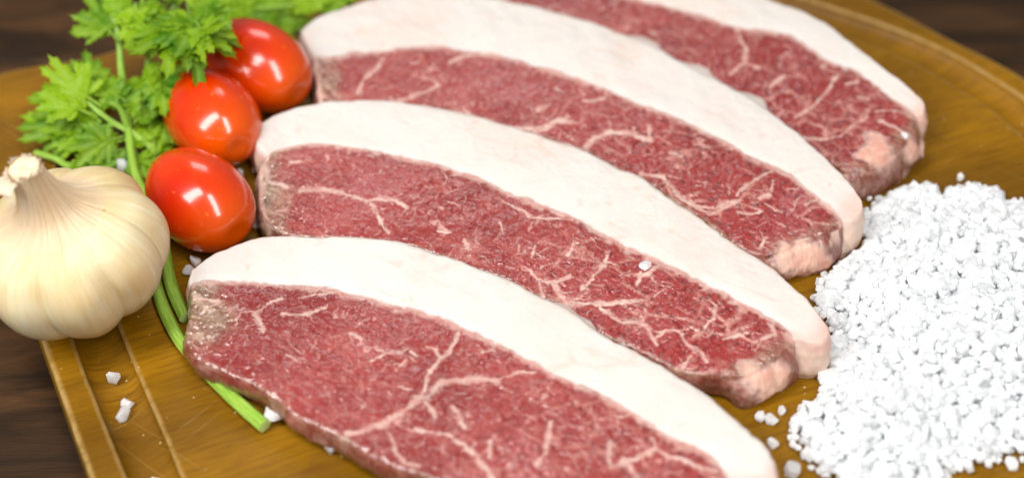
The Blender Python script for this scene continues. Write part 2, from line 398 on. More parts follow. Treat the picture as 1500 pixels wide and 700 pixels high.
# ------------------------------------------------------------------ steaks
STEAKS = json.loads('''{"1":{"F":[[-10.43,-3.28],[-10.04,-2.7],[-9.51,-2.27],[-8.74,-1.74],[-7.78,-1.58],[-6.34,-1.61],[-5.12,-1.71],[-4.16,-1.81],[-3.19,-2.08],[-2.2,-2.57],[-1.14,-3.09],[-0.11,-3.66],[0.79,-4.35],[1.72,-5.0],[2.79,-6.06],[3.67,-6.76],[4.54,-7.45],[5.38,-8.15],[6.03,-8.76],[6.51,-9.33],[6.96,-9.97],[7.41,-10.65],[7.65,-11.32],[7.75,-11.94]],"B":[[-10.34,-3.93],[-9.93,-3.68],[-8.76,-3.59],[-7.82,-3.68],[-6.41,-3.84],[-5.21,-4.19],[-4.01,-4.59],[-2.83,-5.08],[-1.66,-5.71],[-0.51,-6.4],[0.76,-7.29],[1.65,-7.89],[2.51,-8.42],[3.38,-9.0],[4.22,-9.7],[4.87,-10.17],[5.54,-10.61],[5.98,-11.08],[6.25,-11.66],[6.42,-12.28]],"N":[[-10.34,-6.11],[-10.02,-6.66],[-9.41,-7.07],[-8.32,-7.64],[-7.35,-8.37],[-6.63,-8.95],[-5.7,-9.65],[-4.79,-10.23],[-4.12,-10.7],[-3.24,-11.16],[-2.19,-11.59],[-0.59,-12.41],[1.17,-13.14],[2.89,-13.54],[4.43,-13.66],[5.6,-13.54]],"RM":[[6.05,-13.17],[6.35,-12.71]],"LM":[[-10.43,-5.55],[-10.33,-4.91],[-10.36,-4.46]],"RF":[[7.02,-12.46],[7.52,-12.26]],"LF":[[-10.49,-3.72]],"V":[[0.107,[-4.93,-9.84],[-4.41,-9.68],[-3.77,-9.42],[-3.22,-8.93],[-2.78,-8.54]],[0.179,[-2.84,-8.62],[-2.73,-8.49]],[0.071,[-2.78,-8.54],[-2.64,-8.05],[-2.53,-7.48],[-2.29,-7.08],[-2.0,-6.85],[-1.8,-6.38],[-1.68,-5.97]],[0.071,[-2.78,-8.54],[-2.44,-8.93],[-2.34,-9.25]],[0.131,[-2.38,-8.21],[-2.1,-7.88],[-1.51,-7.88],[-0.92,-7.82],[-0.5,-7.88]],[0.048,[-0.5,-7.88],[-0.08,-7.76],[0.38,-7.59]],[0.06,[-2.94,-9.68],[-2.44,-9.84],[-1.95,-9.95]],[0.083,[-1.95,-9.95],[-1.46,-10.26],[-1.05,-10.73],[-0.72,-11.24],[-0.52,-11.65],[-0.16,-12.25]],[0.06,[-1.82,-8.82],[-1.56,-9.25],[-1.43,-9.68]],[0.071,[-3.92,-6.73],[-3.41,-6.73],[-3.25,-6.56]],[0.048,[-4.28,-6.5],[-3.92,-6.79],[-4.42,-7.02]],[0.06,[-2.74,-6.5],[-2.39,-6.62],[-2.21,-6.96]],[0.048,[-2.98,-6.85],[-3.16,-6.68]],[0.06,[-5.1,-5.85],[-4.74,-6.09]],[0.048,[-0.94,-6.79],[-0.6,-6.68]],[0.071,[-3.66,-9.9],[-3.47,-10.53],[-3.13,-10.94],[-2.72,-11.04]],[0.048,[-6.18,-4.26],[-5.66,-4.14],[-5.13,-4.14]],[0.048,[-3.43,-8.1],[-3.09,-8.21]],[0.06,[-0.65,-10.21],[-0.68,-10.73]],[0.083,[1.17,-9.58],[1.07,-10.11],[0.95,-10.48]],[0.071,[0.95,-10.7],[0.74,-11.07]],[0.048,[0.06,-7.65],[0.66,-7.61]],[0.06,[3.1,-9.42],[3.46,-9.35],[3.64,-9.19]],[0.071,[2.89,-10.33],[2.83,-10.92],[2.91,-11.22]],[0.107,[2.91,-11.22],[3.32,-11.0],[3.72,-10.92],[4.08,-10.7],[4.26,-10.56]],[0.071,[4.26,-10.56],[4.11,-10.18]],[0.095,[3.42,-11.22],[3.62,-11.65],[3.7,-12.22]],[0.071,[4.26,-10.56],[4.58,-10.92],[4.98,-11.0],[5.29,-11.29],[5.96,-11.51]],[0.06,[-10.33,-4.32],[-9.89,-4.44],[-9.42,-4.52]],[0.048,[-9.42,-4.52],[-9.72,-4.84],[-9.98,-5.0]],[0.083,[-8.24,-5.0],[-8.03,-5.31],[-7.88,-5.7]],[0.048,[-8.24,-5.0],[-7.83,-4.6],[-7.4,-4.4]],[0.06,[-7.34,-5.0],[-6.88,-5.08],[-6.44,-5.0],[-6.01,-4.76]],[0.036,[-8.8,-5.47],[-8.69,-5.0],[-8.36,-4.92]],[0.048,[-6.72,-4.36],[-6.28,-4.2],[-5.38,-4.12]],[0.036,[-6.4,-4.12],[-6.15,-3.8]],[0.036,[-7.05,-6.68],[-6.58,-7.06]]]},"2":{"F":[[-9.34,4.18],[-9.0,4.49],[-8.09,5.16],[-7.12,5.48],[-5.88,5.61],[-4.63,5.61],[-3.49,5.44],[-2.49,5.16],[-1.24,4.77],[0.0,4.18],[1.22,3.6],[2.42,2.91],[3.58,1.98],[4.5,1.36],[5.6,0.11],[6.66,-1.1],[7.48,-2.04],[8.29,-2.86],[8.87,-3.66],[9.42,-4.51],[9.76,-5.22],[9.96,-5.82]],"B":[[-8.66,2.74],[-8.37,3.0],[-7.91,3.23],[-6.95,3.34],[-5.71,3.15],[-4.48,2.89],[-3.38,2.51],[-2.4,2.14],[-1.19,1.48],[0.0,0.76],[1.17,0.02],[2.31,-0.68],[3.2,-1.49],[3.86,-2.06],[4.84,-2.65],[5.8,-3.36],[6.85,-4.09],[7.86,-4.93],[8.64,-5.68],[8.91,-6.28]],"N":[[-8.02,-0.69],[-7.63,-1.06],[-6.42,-1.17],[-5.19,-1.27],[-4.22,-1.37],[-3.24,-1.64],[-2.23,-2.14],[-1.15,-2.66],[-0.11,-3.24],[0.8,-3.94],[1.74,-4.6],[2.82,-5.66],[3.88,-6.28],[4.78,-6.9],[5.5,-7.3],[6.21,-7.41],[6.94,-7.5]],"RM":[[7.4,-7.42],[8.03,-7.02],[8.53,-6.68]],"LM":[[-8.51,-0.22],[-8.76,0.46],[-8.83,1.3],[-8.84,2.12]],"RF":[[9.42,-6.58],[9.87,-6.32]],"LF":[[-9.05,3.07],[-9.34,3.68]],"V":[[0.119,[-7.28,1.0],[-6.88,1.05],[-6.4,1.0],[-5.92,0.9]],[0.06,[-5.92,0.9],[-5.57,0.73]],[0.095,[-5.43,0.7],[-5.01,0.49],[-4.55,0.59],[-4.07,0.49]],[0.071,[-4.07,0.49],[-3.58,0.14]],[0.083,[-4.87,0.39],[-4.64,-0.06],[-4.41,-0.65],[-4.19,-0.95]],[0.071,[-7.79,2.36],[-7.48,2.36]],[0.071,[-2.54,-0.95],[-2.21,-1.04]],[0.143,[-8.92,3.27],[-8.77,2.52],[-8.52,1.47]],[0.095,[-8.52,1.47],[-7.84,1.16]],[0.083,[-3.77,2.73],[-3.28,2.41]],[0.048,[-2.51,0.14],[-2.37,0.04]],[0.036,[-0.37,0.33],[-0.0,0.05]],[0.071,[-0.0,0.05],[0.37,-0.19],[0.66,-0.5]],[0.048,[0.66,-0.5],[1.09,-0.6],[1.53,-0.6],[1.89,-0.66],[2.19,-0.55]],[0.071,[-1.62,-1.46],[-1.44,-1.83]],[0.06,[-2.47,-0.93],[-2.1,-1.03]],[0.036,[-0.4,-0.71],[-0.29,-1.25]],[0.036,[0.64,-2.3],[0.79,-1.78]],[0.048,[1.85,-2.3],[1.97,-1.98]],[0.06,[0.35,-2.66],[0.64,-2.91],[0.84,-3.26]],[0.095,[0.84,-3.26],[1.33,-3.42],[1.9,-3.21]],[0.06,[0.91,-3.32],[0.98,-3.81],[1.04,-4.11]],[0.083,[1.33,-3.42],[1.53,-3.91],[1.8,-4.4]],[0.095,[1.8,-4.36],[2.42,-4.36],[3.05,-4.4],[3.53,-4.4],[4.19,-4.36]],[0.06,[2.24,-3.72],[2.52,-3.52],[2.75,-3.11],[3.08,-2.81],[3.13,-2.4]],[0.036,[3.09,-2.6],[3.47,-2.81]],[0.06,[3.83,-1.88],[3.85,-2.3]],[0.048,[4.06,-3.67],[4.26,-3.11]],[0.048,[-2.1,1.62],[-1.81,1.8]],[0.036,[-2.22,0.38],[-1.77,0.16]],[0.071,[2.86,-4.58],[3.19,-4.94],[3.53,-5.19],[4.14,-5.31],[4.37,-5.67],[4.56,-6.15]],[0.06,[3.75,-4.39],[4.1,-4.39]],[0.048,[4.57,-5.91],[4.9,-5.61],[5.32,-5.73]],[0.06,[5.4,-5.79],[5.54,-6.26],[5.94,-6.62],[6.08,-6.91]],[0.06,[5.59,-6.68],[5.35,-7.08]],[0.071,[4.25,-3.32],[4.63,-3.06],[4.82,-2.8]],[0.06,[3.86,-1.95],[3.9,-2.15]],[0.048,[6.11,-5.61],[6.4,-5.25],[6.54,-4.7],[6.39,-4.45]],[0.06,[6.67,-6.09],[7.03,-5.97],[7.47,-5.91]],[0.071,[7.87,-6.15],[8.32,-5.97],[8.2,-5.55]],[0.036,[4.6,-4.2],[4.92,-3.95]],[0.036,[2.92,-2.93],[3.13,-2.41]]]},"3":{"F":[[-8.17,9.94],[-7.83,10.58],[-7.31,11.08],[-6.55,11.59],[-5.67,12.06],[-4.34,12.44],[-2.71,12.53],[-1.08,12.34],[0.19,11.87],[1.21,11.45],[2.21,10.99],[3.11,10.58],[4.08,9.94],[5.05,9.32],[5.98,8.4],[6.44,7.97],[7.56,7.04],[8.64,5.97],[9.48,4.92],[10.18,4.02],[10.82,2.84],[11.35,1.79],[11.73,0.89],[11.89,0.11]],"B":[[-7.57,8.37],[-6.75,8.54],[-5.97,8.81],[-5.09,8.94],[-4.11,9.16],[-2.8,9.16],[-1.41,8.94],[-0.42,8.54],[0.57,8.16],[1.54,7.73],[2.5,7.18],[3.45,6.56],[4.38,5.86],[5.29,5.26],[6.43,4.5],[7.57,3.53],[8.68,2.51],[9.56,1.77],[10.37,0.69],[10.95,-0.16],[11.23,-0.78]],"N":[[-7.21,6.21],[-6.84,6.08],[-5.96,6.12],[-4.69,6.12],[-3.54,5.96],[-2.52,5.68],[-1.25,5.28],[0.0,4.68],[1.24,4.1],[2.45,3.4],[3.63,2.46],[4.56,1.83],[5.67,0.57],[6.75,-0.65],[7.58,-1.57],[8.01,-1.9],[8.49,-2.04]],"RM":[[9.03,-1.88],[9.63,-1.55],[10.45,-1.32]],"LM":[[-7.35,6.82],[-7.46,7.53],[-7.57,8.03]],"RF":[[11.54,-0.79],[11.85,-0.52]],"LF":[[-7.8,8.98],[-8.05,9.5]],"V":[[0.083,[-5.74,6.68],[-5.57,7.39],[-5.23,7.75],[-4.9,8.49]],[0.119,[-4.91,6.03],[-4.19,6.21],[-3.49,6.56]],[0.071,[-3.49,6.56],[-2.77,7.03]],[0.071,[-1.8,5.74],[-1.58,5.51]],[0.095,[-2.37,8.24],[-1.93,8.61],[-1.04,8.74]],[0.071,[0.93,5.51],[1.37,5.8]],[0.095,[0.14,4.71],[0.85,4.6],[1.42,4.83],[2.0,5.11]],[0.095,[0.74,4.42],[1.21,4.55],[1.61,4.92],[2.15,4.86]],[0.071,[2.62,5.93],[3.05,5.93],[3.46,6.05],[3.51,6.44]],[0.048,[2.48,6.57],[2.67,6.18]],[0.071,[0.91,5.61],[1.31,5.74]],[0.119,[2.66,3.57],[2.98,3.99],[3.46,4.24],[4.07,4.18],[4.45,3.99],[4.94,3.81]],[0.071,[4.4,4.42],[4.53,3.93]],[0.071,[4.98,4.42],[4.94,3.81]],[0.048,[1.64,6.7],[1.88,6.44]],[0.095,[4.58,2.15],[4.8,2.03],[5.24,1.92],[5.58,1.35],[5.83,0.78],[6.32,0.39],[6.97,0.22],[7.74,0.56]],[0.06,[6.72,3.33],[7.01,3.15]],[0.06,[5.63,3.09],[6.07,2.85]],[0.095,[6.36,0.3],[6.81,-0.06],[7.4,0.24],[7.83,0.55]],[0.06,[7.78,0.85],[8.23,1.28],[8.67,1.59],[9.11,1.84]],[0.083,[8.56,0.55],[8.89,0.67]],[0.06,[7.77,-0.06],[8.16,-0.12],[8.49,-0.06]],[0.06,[8.76,0.24],[9.2,-0.12]],[0.06,[6.53,3.38],[7.02,3.25]],[0.06,[9.57,0.91],[9.89,0.91]],[0.071,[9.13,-0.71],[9.27,-0.83]],[0.06,[8.3,-1.75],[8.59,-1.29]],[0.048,[9.05,1.34],[9.0,0.85]],[0.048,[10.03,0.12],[10.57,0.48]]]},"4":{"F":[[-4.9,15.38],[-4.25,16.3],[-3.13,16.92],[-1.43,17.24],[0.86,17.03],[3.11,16.3],[5.04,15.28],[6.91,14.13],[8.72,12.91],[10.43,11.92],[11.35,11.31],[12.24,10.44],[12.95,9.37],[13.33,8.58],[14.1,7.34],[14.65,6.38],[14.94,5.65]],"B":[[-4.41,13.69],[-2.78,14.43],[-0.83,14.38],[1.38,13.89],[3.29,13.11],[5.42,12.25],[6.55,11.74],[7.94,11.04],[9.12,10.31],[10.59,10.0],[11.44,9.02],[11.96,8.29],[12.5,7.9],[13.06,7.52],[13.74,6.52],[14.29,5.58],[14.68,4.98]],"N":[[-4.08,12.12],[-2.74,12.83],[-1.1,12.83],[0.19,12.4],[1.22,12.03],[2.24,11.56],[3.15,11.15],[4.14,10.51],[5.11,9.88],[6.06,8.95],[7.66,7.58],[8.76,6.49],[9.6,5.44],[10.31,4.52],[10.97,3.33],[11.45,2.57]],"RM":[[11.94,2.23],[12.69,2.42],[13.64,3.13],[14.38,3.89],[14.65,4.51]],"LM":[[-4.41,12.4],[-4.57,12.92]],"RF":[[14.97,5.01],[15.07,5.33]],"LF":[[-4.82,14.28]],"V":[[0.071,[8.78,9.93],[8.99,9.17],[8.85,8.43],[8.29,7.79]],[0.06,[8.84,8.34],[9.31,8.06]],[0.071,[10.39,5.23],[11.11,5.74],[11.77,6.62],[12.21,7.42]],[0.06,[10.42,4.21],[11.08,3.96],[11.83,4.04],[12.44,4.63],[12.92,4.97]],[0.095,[9.63,6.97],[10.24,7.51]],[0.083,[11.67,7.88],[12.09,8.06]],[0.048,[12.46,6.88],[12.91,6.97]],[0.06,[13.29,5.23],[13.94,5.31],[14.62,4.88]],[0.048,[12.78,6.09],[13.18,5.92]],[0.083,[13.41,4.72],[14.33,3.88]]]}}''')
NUBS = json.loads('''{"2":[[7.44,-7.21,0.7,0.62],[8.09,-7.23,0.6,0.75]],"3":[[9.22,-1.76,0.7,0.55],[9.94,-1.66,0.6,0.75],[10.51,-1.85,0.4,0.5]],"4":[[13.12,3.31,1.0,0.75],[14.3,3.66,0.9,0.5],[14.96,4.1,0.7,0.35]],"1":[[6.9,-12.39,0.9,0.5]]}''')
ZN, ZB, ZF = 1.15, 1.55, 1.75
HEAL = [(0., -.4, 1.2)]
def coons(b, t, l, r):
    nu, nv = len(b), len(l)
    u = np.linspace(0, 1, nu)[None, :, None]; v = np.linspace(0, 1, nv)[:, None, None]
    return ((1 - v) * b[None] + v * t[None] + (1 - u) * l[:, None] + u * r[:, None]
            - (1 - u) * (1 - v) * b[0] - u * (1 - v) * b[-1] - (1 - u) * v * t[0] - u * v * t[-1])

OUTLINES = {}
def build_steak(key, label, seed):
    S = STEAKS[key]; nu, nm, nf = 470, 130, 50
    Nc, Bc, Fc = curve(S['N'], nu), curve(S['B'], nu), curve(S['F'], nu)
    lm = curve([S['N'][0]] + S['LM'] + [S['B'][0]], nm); rm = curve([S['N'][-1]] + S['RM'] + [S['B'][-1]], nm)
    lf = curve([S['B'][0]] + S['LF'] + [S['F'][0]], nf); rf = curve([S['B'][-1]] + S['RF'] + [S['F'][-1]], nf)
    gm = coons(Nc, Bc, lm, rm); gf = coons(Bc, Fc, lf, rf)
    g = np.concatenate([gm, gf[1:]], 0); nv = g.shape[0]
    g0 = np.c_[g.reshape(-1, 2), np.full(nu * nv, 5.5 + seed)]
    g = g + (.11 * np.stack([fbm(g0 * .75, 91), fbm(g0 * .75, 92)], 1) + .03 * np.stack([vnoise(g0 * 3.7, 93), vnoise(g0 * 3.7, 94)], 1)).reshape(g.shape)
    vrow = np.r_[np.linspace(ZN, ZB, nm), ZB + (ZF - ZB) * np.sin(np.linspace(0, 1, nf)[1:] * math.pi / 2)]
    z = np.repeat(vrow[:, None], nu, 1)
    # distances along grid lines to the four borders
    dv = np.r_[np.zeros((1, nu)), np.cumsum(np.linalg.norm(np.diff(g, axis=0), axis=2), 0)]
    du = np.c_[np.zeros((nv, 1)), np.cumsum(np.linalg.norm(np.diff(g, axis=1), axis=2), 1)]
    dN, dF, dL, dR = dv, dv[-1:] - dv, du, du[:, -1:] - du
    seam = dv - dv[nm - 1:nm]           # + into the fat
    def rnd(d, r): 
        t_ = np.clip(1 - d / r, 0, 1); return r * (1 - np.sqrt(np.clip(1 - t_ * t_, 0, 1)))
    p2 = np.c_[g.reshape(-1, 2), np.full(nu * nv, seed * 3.3)]
    N_ = lambda s, k, o=3: fbm(p2 * s, k, o).reshape(nv, nu)
    fatm = sstep(-.05, .05, seam + .11 * N_(1.3, 1) + .022 * N_(7, 2, 2))
    fatm = fatm * 1.0
    z = z - .65 * np.maximum(rnd(dN, .20), np.maximum(rnd(dF, .28), np.maximum(rnd(dL, .24), rnd(dR, .20))))
    z += -.05 * sstep(.45, 0, np.abs(seam + .12)) * sstep(.1, .5, dL)      # shallow valley along the seam
    lean = 1 - fatm
    z += .05 * N_(.55, 3) + lean * (.030 * N_(2.6, 4) + .020 * N_(9, 5, 3)) + fatm * (.05 * N_(1.1, 6) + .012 * N_(5, 7))
    wr = sstep(3.0, .3, dL)              # wrinkled drier left end
    z += lean * wr * .035 * (1 - 2 * np.abs(N_(5, 8, 2)))
    # traced marbling
    wp = g.reshape(-1, 2) + .07 * np.stack([fbm(p2 * 3.1, 11), fbm(p2 * 3.1, 12)], 1) + .035 * np.stack([vnoise(p2 * 11, 13), vnoise(p2 * 11, 14)], 1)
    fr_ = np.random.default_rng(100 + seed)
    rag = vnoise(p2 * 13, 17) + .6 * vnoise(p2 * 25, 18)
    vm = np.zeros(len(wp)); wmod = 1 + .5 * vnoise(p2 * 4, 15)
    flecks = []
    for _ in range(170):
        iu, iv = fr_.integers(8, nu - 8), fr_.integers(6, nm - 4); a_ = fr_.normal(1.0, .7); l_ = abs(fr_.normal(.10, .10)) + .04
        c0 = g[iv, iu]; d0 = np.array([math.cos(a_), math.sin(a_)]) * l_; k0 = fr_.normal(0, .35) * np.array([-d0[1], d0[0]])
        flecks.append([fr_.uniform(.014, .036), c0 - d0, c0 + k0, c0 + d0, fr_.uniform(.2, .75)])
    for V in [v_ + [1.] for v_ in S['V']] + flecks:
        V_STR = V[-1]; V = V[:-1]
        w_ = V[0]; pts = np.array(V[1:])
        lo, hi = pts.min(0) - .6, pts.max(0) + .6
        sel = np.where(np.all((wp > lo) & (wp < hi), 1))[0]
        if not len(sel): continue
        q = wp[sel]; best = np.full(len(q), 9.)
        for a, b in zip(pts[:-1], pts[1:]):
            ab = b - a; t_ = np.clip(((q - a) @ ab) / (ab @ ab + 1e-9), 0, 1)
            best = np.minimum(best, np.linalg.norm(q - a - t_[:, None] * ab, axis=1))
        w2 = w_ * .85 * wmod[sel]
        vm[sel] = np.maximum(vm[sel], (1 - sstep(.3, 1.7, best / w2 + .40 * rag[sel])) * V_STR)
    vm = vm.reshape(nv, nu) * (.66 + .34 * N_(2.6, 16, 2))
    # rind: pale connective edge along the left end of the lean
    rind = sstep(.28, .08, dL + .10 * N_(4, 21)) * lean
    if key in '23': vm = np.maximum(vm, rind * .9)
    # fringe of fat creeping from the seam
    vm = np.maximum(vm, sstep(-.30, -.05, seam + .22 * N_(5, 22)) * lean * .55)
    dry = np.maximum(sstep(1.3, .2, dL + .5 * N_(1.2, 23)) * .9, sstep(.9, .1, dR + .4 * N_(1.5, 24)) * .55) * lean
    dry = np.maximum(dry, sstep(.22, .05, dN + .1 * N_(2, 25)) * .6)
    if key == '1':
        c_ = np.array([-9.75, -5.4]); dd = np.linalg.norm(g - c_, axis=2); dry = np.maximum(dry, .85 * sstep(1.3, .2, dd + .5 * N_(1.6, 26)))
    dry = np.maximum(dry, fatm * np.maximum(.75 * sstep(1.1, .1, dR + .35 * N_(1.3, 27)), .22 * sstep(.8, .1, dL + .3 * N_(1.5, 28))))
    dry = np.maximum(dry, fatm * .35 * sstep(.30, .45, N_(.8, 29)) * sstep(.2, .5, N_(3, 30)))
    z -= vm * .010
    top = np.concatenate([g, z[..., None]], 2).reshape(-1, 3)
    side_t = np.zeros(nu * nv)
    # border loop, counter-clockwise: near edge, right end, far edge, left end
    I = np.arange(nu * nv).reshape(nv, nu)
    loop = np.r_[I[0, :-1], I[:-1, -1], I[-1, :0:-1], I[:0:-1, 0]]
    n_l = len(loop)
    P0 = top[loop]
    tan = np.roll(P0[:, :2], -4, 0) - np.roll(P0[:, :2], 4, 0)
    nor = np.stack([tan[:, 1], -tan[:, 0]], 1); nor /= np.linalg.norm(nor, axis=1)[:, None] + 1e-9
    kern = np.hanning(25); kern /= kern.sum()
    nor = np.stack([np.convolve(np.r_[nor[-12:, j], nor[:, j], nor[:12, j]], kern, 'valid') for j in (0, 1)], 1)
    nor /= np.linalg.norm(nor, axis=1)[:, None] + 1e-9
    isR = np.zeros(n_l); isR[nu - 1:nu - 1 + nm] = 1; isL = np.zeros(n_l); isL[nu - 1 + nv - 1 + nu - 1:] = 1
    isN = np.zeros(n_l); isN[:nu - 1] = 1
    sm = lambda a, k=41: np.convolve(np.r_[a[-(k // 2):], a, a[:k // 2]], np.hanning(k) / np.hanning(k).sum(), 'valid')
    isRF = np.zeros(n_l); isRF[nu - 1 + nm:nu - 1 + nv + 6] = 1; isRF = sm(isRF)
    isR, isL, isN = sm(isR), sm(isL), sm(isN)
    fat_l = fatm.reshape(-1)[loop]
    FLAP = np.zeros(n_l); uu = np.linspace(1, 0, nu - 1)
    lo_, hi_ = {'1': (.55, .66), '2': (.93, .95), '3': (.50, .80), '4': (.3, .4)}[key]
    FLAP[nu - 1 + nv - 1:nu - 1 + nv - 1 + nu - 1] = sstep(lo_, lo_ + .04, uu) * sstep(hi_, hi_ - .05, uu) * (.8 + .4 * np.sin(uu * 60))
    NR = 22; W, WF, WD, WV, WN = [], [], [], [], []
    nubs = NUBS.get(key, [])
    for k_ in range(1, NR + 1):
        t_ = k_ / NR
        zz = P0[:, 2] * (1 - t_) + .01
        off = .10 * math.sin(math.pi * min(1, t_ * 1.1)) + np.minimum(1, isR + isRF * .25) * .42 * t_ ** .8 - isN * .16 * t_ + isL * .05 * math.sin(math.pi * t_)
        off = off - .10 * sstep(.8, 1, t_)
        off = off + FLAP * .55 * math.exp(-((t_ - .17) / .10) ** 2)
        q = np.c_[P0[:, :2] + nor * off[:, None], zz]
        n_ = fbm(q * np.array([1.6, 1.6, 2.2]), 31 + seed) * .07 + fbm(q * np.array([7, 7, 2.5]), 32 + seed, 2) * .035
        n_ *= sstep(0, .25, t_)
        q[:, :2] += nor * n_[:, None]
        nb = np.zeros(n_l)
        for (cx, cy, cz, rr) in nubs:
            d = np.linalg.norm(q - np.array([cx, cy, cz]), axis=1) / rr + .25 * fbm(q * 3, 41)
            nb = np.maximum(nb, sstep(1.2, .65, d))
        q[:, :2] += nor * (.10 * nb * math.sin(math.pi * min(1, .15 + t_ * .75)))[:, None]
        W.append(q); WN.append(nb)
        WF.append(np.maximum(fat_l, nb)); WD.append(np.clip(isL * .9 + isR * .45 + .3 * isN + isRF * .9, 0, 1) * (1 - nb))
        st = sstep(.15, .6, fbm(q * np.array([2.2, 2.2, .9]), 51 + seed, 3))
        WV.append(np.clip(isR * st * .8 + isL * st * .7 + isN * .25 * st, 0, 1))
    W = np.array(W)
    nb_top = np.zeros(nu * nv)
    for (cx, cy, cz, rr) in nubs:
        d = np.linalg.norm(top - np.array([cx, cy, cz]), axis=1) / rr + .6 * fbm(top * 1.7, 42)
        nb_top = np.maximum(nb_top, sstep(1.15, .7, d))
    allv = np.vstack([top, W.reshape(-1, 3)])
    fat_a = np.r_[np.maximum(fatm.reshape(-1), nb_top), np.array(WF).ravel()]
    nub_a = np.r_[nb_top, np.array(WN).ravel()]
    dry_a = np.r_[dry.reshape(-1), np.array(WD).ravel()]
    vein_a = np.r_[vm.reshape(-1), np.array(WV).ravel()]
    web_a = np.r_[(sstep(-.25, .35, (du / du[:, -1:] - .5) + .25 * N_(.5, 33)) * {'1': .45, '2': 1., '3': 1., '4': .7}[key] + .12).reshape(-1), np.zeros(NR * n_l)]
    ramp_side = np.repeat(sstep(.0, .3, np.arange(1, NR + 1) / NR)[:, None], n_l, 1)
    side_a = np.r_[side_t, ramp_side.ravel()]
    rid = np.vstack([loop[None], nu * nv + np.arange(NR * n_l).reshape(NR, n_l)])
    nxt = np.roll(rid, -1, 1)
    wf = np.stack([rid[1:], nxt[1:], nxt[:-1], rid[:-1]], -1).reshape(-1, 4)
    F = np.vstack([grid_faces(nu, nv), wf])
    # vertex normals of the whole slice, so that the parts meet without a crease
    a, b, c, d = (allv[F[:, j]] for j in range(4)); fn = np.cross(c - a, d - b)
    vn = np.zeros_like(allv)
    for j in range(4): np.add.at(vn, F[:, j], fn)
    vn /= np.linalg.norm(vn, axis=1)[:, None] + 1e-12
    # assign faces to parts
    rowidx = np.r_[np.repeat(np.arange(nv - 1), nu - 1), np.zeros(len(wf), int)]
    fat_face = np.zeros(len(F), bool); ng = (nu - 1) * (nv - 1)
    fat_face[:ng] = rowidx[:ng] >= nm - 1
    lf_ = np.zeros(n_l, bool); lf_[nu - 1 + nm - 1:nu - 1 + nv - 1 + nu - 1 + nf - 1] = True
    fat_face[ng:] = np.tile(lf_, NR)
    nubf = (nub_a[F].mean(1) > .5) & ~fat_face
    bx = allv.min(0); cxy = allv.mean(0)
    root = empty("steak", (cxy[0], cxy[1], 0)); tag(root, label, "steak", "raw steak slices lying side by side on the board")
    bottom = rid[-1]
    for nm_, selm in (("lean_meat", ~fat_face & ~nubf), ("fat_cap", fat_face), ("fat_nub", nubf)):
        f_ = F[selm]
        if not len(f_): continue
        us, inv = np.unique(f_, return_inverse=True); f_ = inv.reshape(f_.shape)
        me = mesh(nm_, allv[us], f_, True, {'fat': fat_a[us], 'vein': vein_a[us], 'dry': dry_a[us], 'nub': nub_a[us], 'side': side_a[us], 'web': web_a[us]}, vn[us])
        link(nm_, me, M['steak'], root)
    bme = mesh("underside", allv[bottom], [tuple(range(len(bottom)))[::-1]], False,
               {'fat': fat_l * 0, 'vein': fat_l * 0, 'dry': fat_l * 0, 'nub': fat_l * 0, 'side': fat_l * 0 + 1, 'web': fat_l * 0})
    link("underside", bme, M['steak'], root)
    OUTLINES[key] = np.vstack([W[NR // 2][:, :2]])
    def ztop(x, y_):
        k = np.argmin(np.hypot(top[:, 0] - x, top[:, 1] - y_)); return top[k, 2]
    return ztop
ZT = {}
ZT['1'] = build_steak('1', "frontmost raw steak slice, cut off by the bottom of the picture", 1)
ZT['2'] = build_steak('2', "raw steak slice second from the front, left tip beside the nearest tomato", 2)
ZT['3'] = build_steak('3', "raw steak slice third from the front, its left tip touching the rearmost tomato", 3)
ZT['4'] = build_steak('4', "rearmost raw steak slice, nearest to the board's far rim", 4)

# ------------------------------------------------------------------ tomatoes
def tomato(label, loc, yaw, tilt, a, b, seed):
    nu_, nv_ = 96, 64
    th = np.linspace(0, 2 * math.pi, nu_, endpoint=False); ph = np.linspace(.0, math.pi, nv_)
    T_, Pp = np.meshgrid(th, ph)
    ax = np.cos(Pp); rad = np.sin(Pp) ** .93
    rad = rad * (1 + .05 * ax)                     # a little fuller at one end
    rad = rad * (1 + .012 * np.cos(3 * T_ + seed) + .01 * np.cos(2 * T_))
    axd = ax - .05 * np.exp(-(Pp / .22) ** 2)      # shallow dimple at the stem end
    v = np.stack([axd * a, rad * b * np.cos(T_), rad * b * np.sin(T_) * .97], -1).reshape(-1, 3)
    m = Matrix.Rotation(yaw, 3, 'Z') @ Matrix.Rotation(tilt, 3, 'Y')
    v = v @ np.array(m).T
    v[:, 2] -= v[:, 2].min()
    v += np.array([loc[0], loc[1], 0])
    pole = np.clip((np.cos(Pp).ravel()) * 1.0, 0, 1) ** 2
    i = np.arange(nu_ * nv_).reshape(nv_, nu_); n_ = np.roll(i, -1, 1)
    f = np.stack([i[:-1], n_[:-1], n_[1:], i[1:]], -1).reshape(-1, 4)
    o = link("tomato", mesh("tomato", v, f[:, ::-1].copy(), True, {'pole': pole}), M['tomato'])
    return tag(o, label, "tomato", "plum tomatoes beside the steaks")
tomato("nearest plum tomato, tucked between the garlic bulb and the steaks", (-10.75, .35), R(-47), R(4), 2.23, 1.63, 1)
tomato("middle one of the three plum tomatoes, with a parsley leaf over its top", (-10.95, 4.9), R(-58), R(-6), 2.5, 1.62, 2)
tomato("rearmost plum tomato, touching the fat of the third steak", (-9.65, 7.9), R(-40), R(3), 2.4, 1.66, 3)

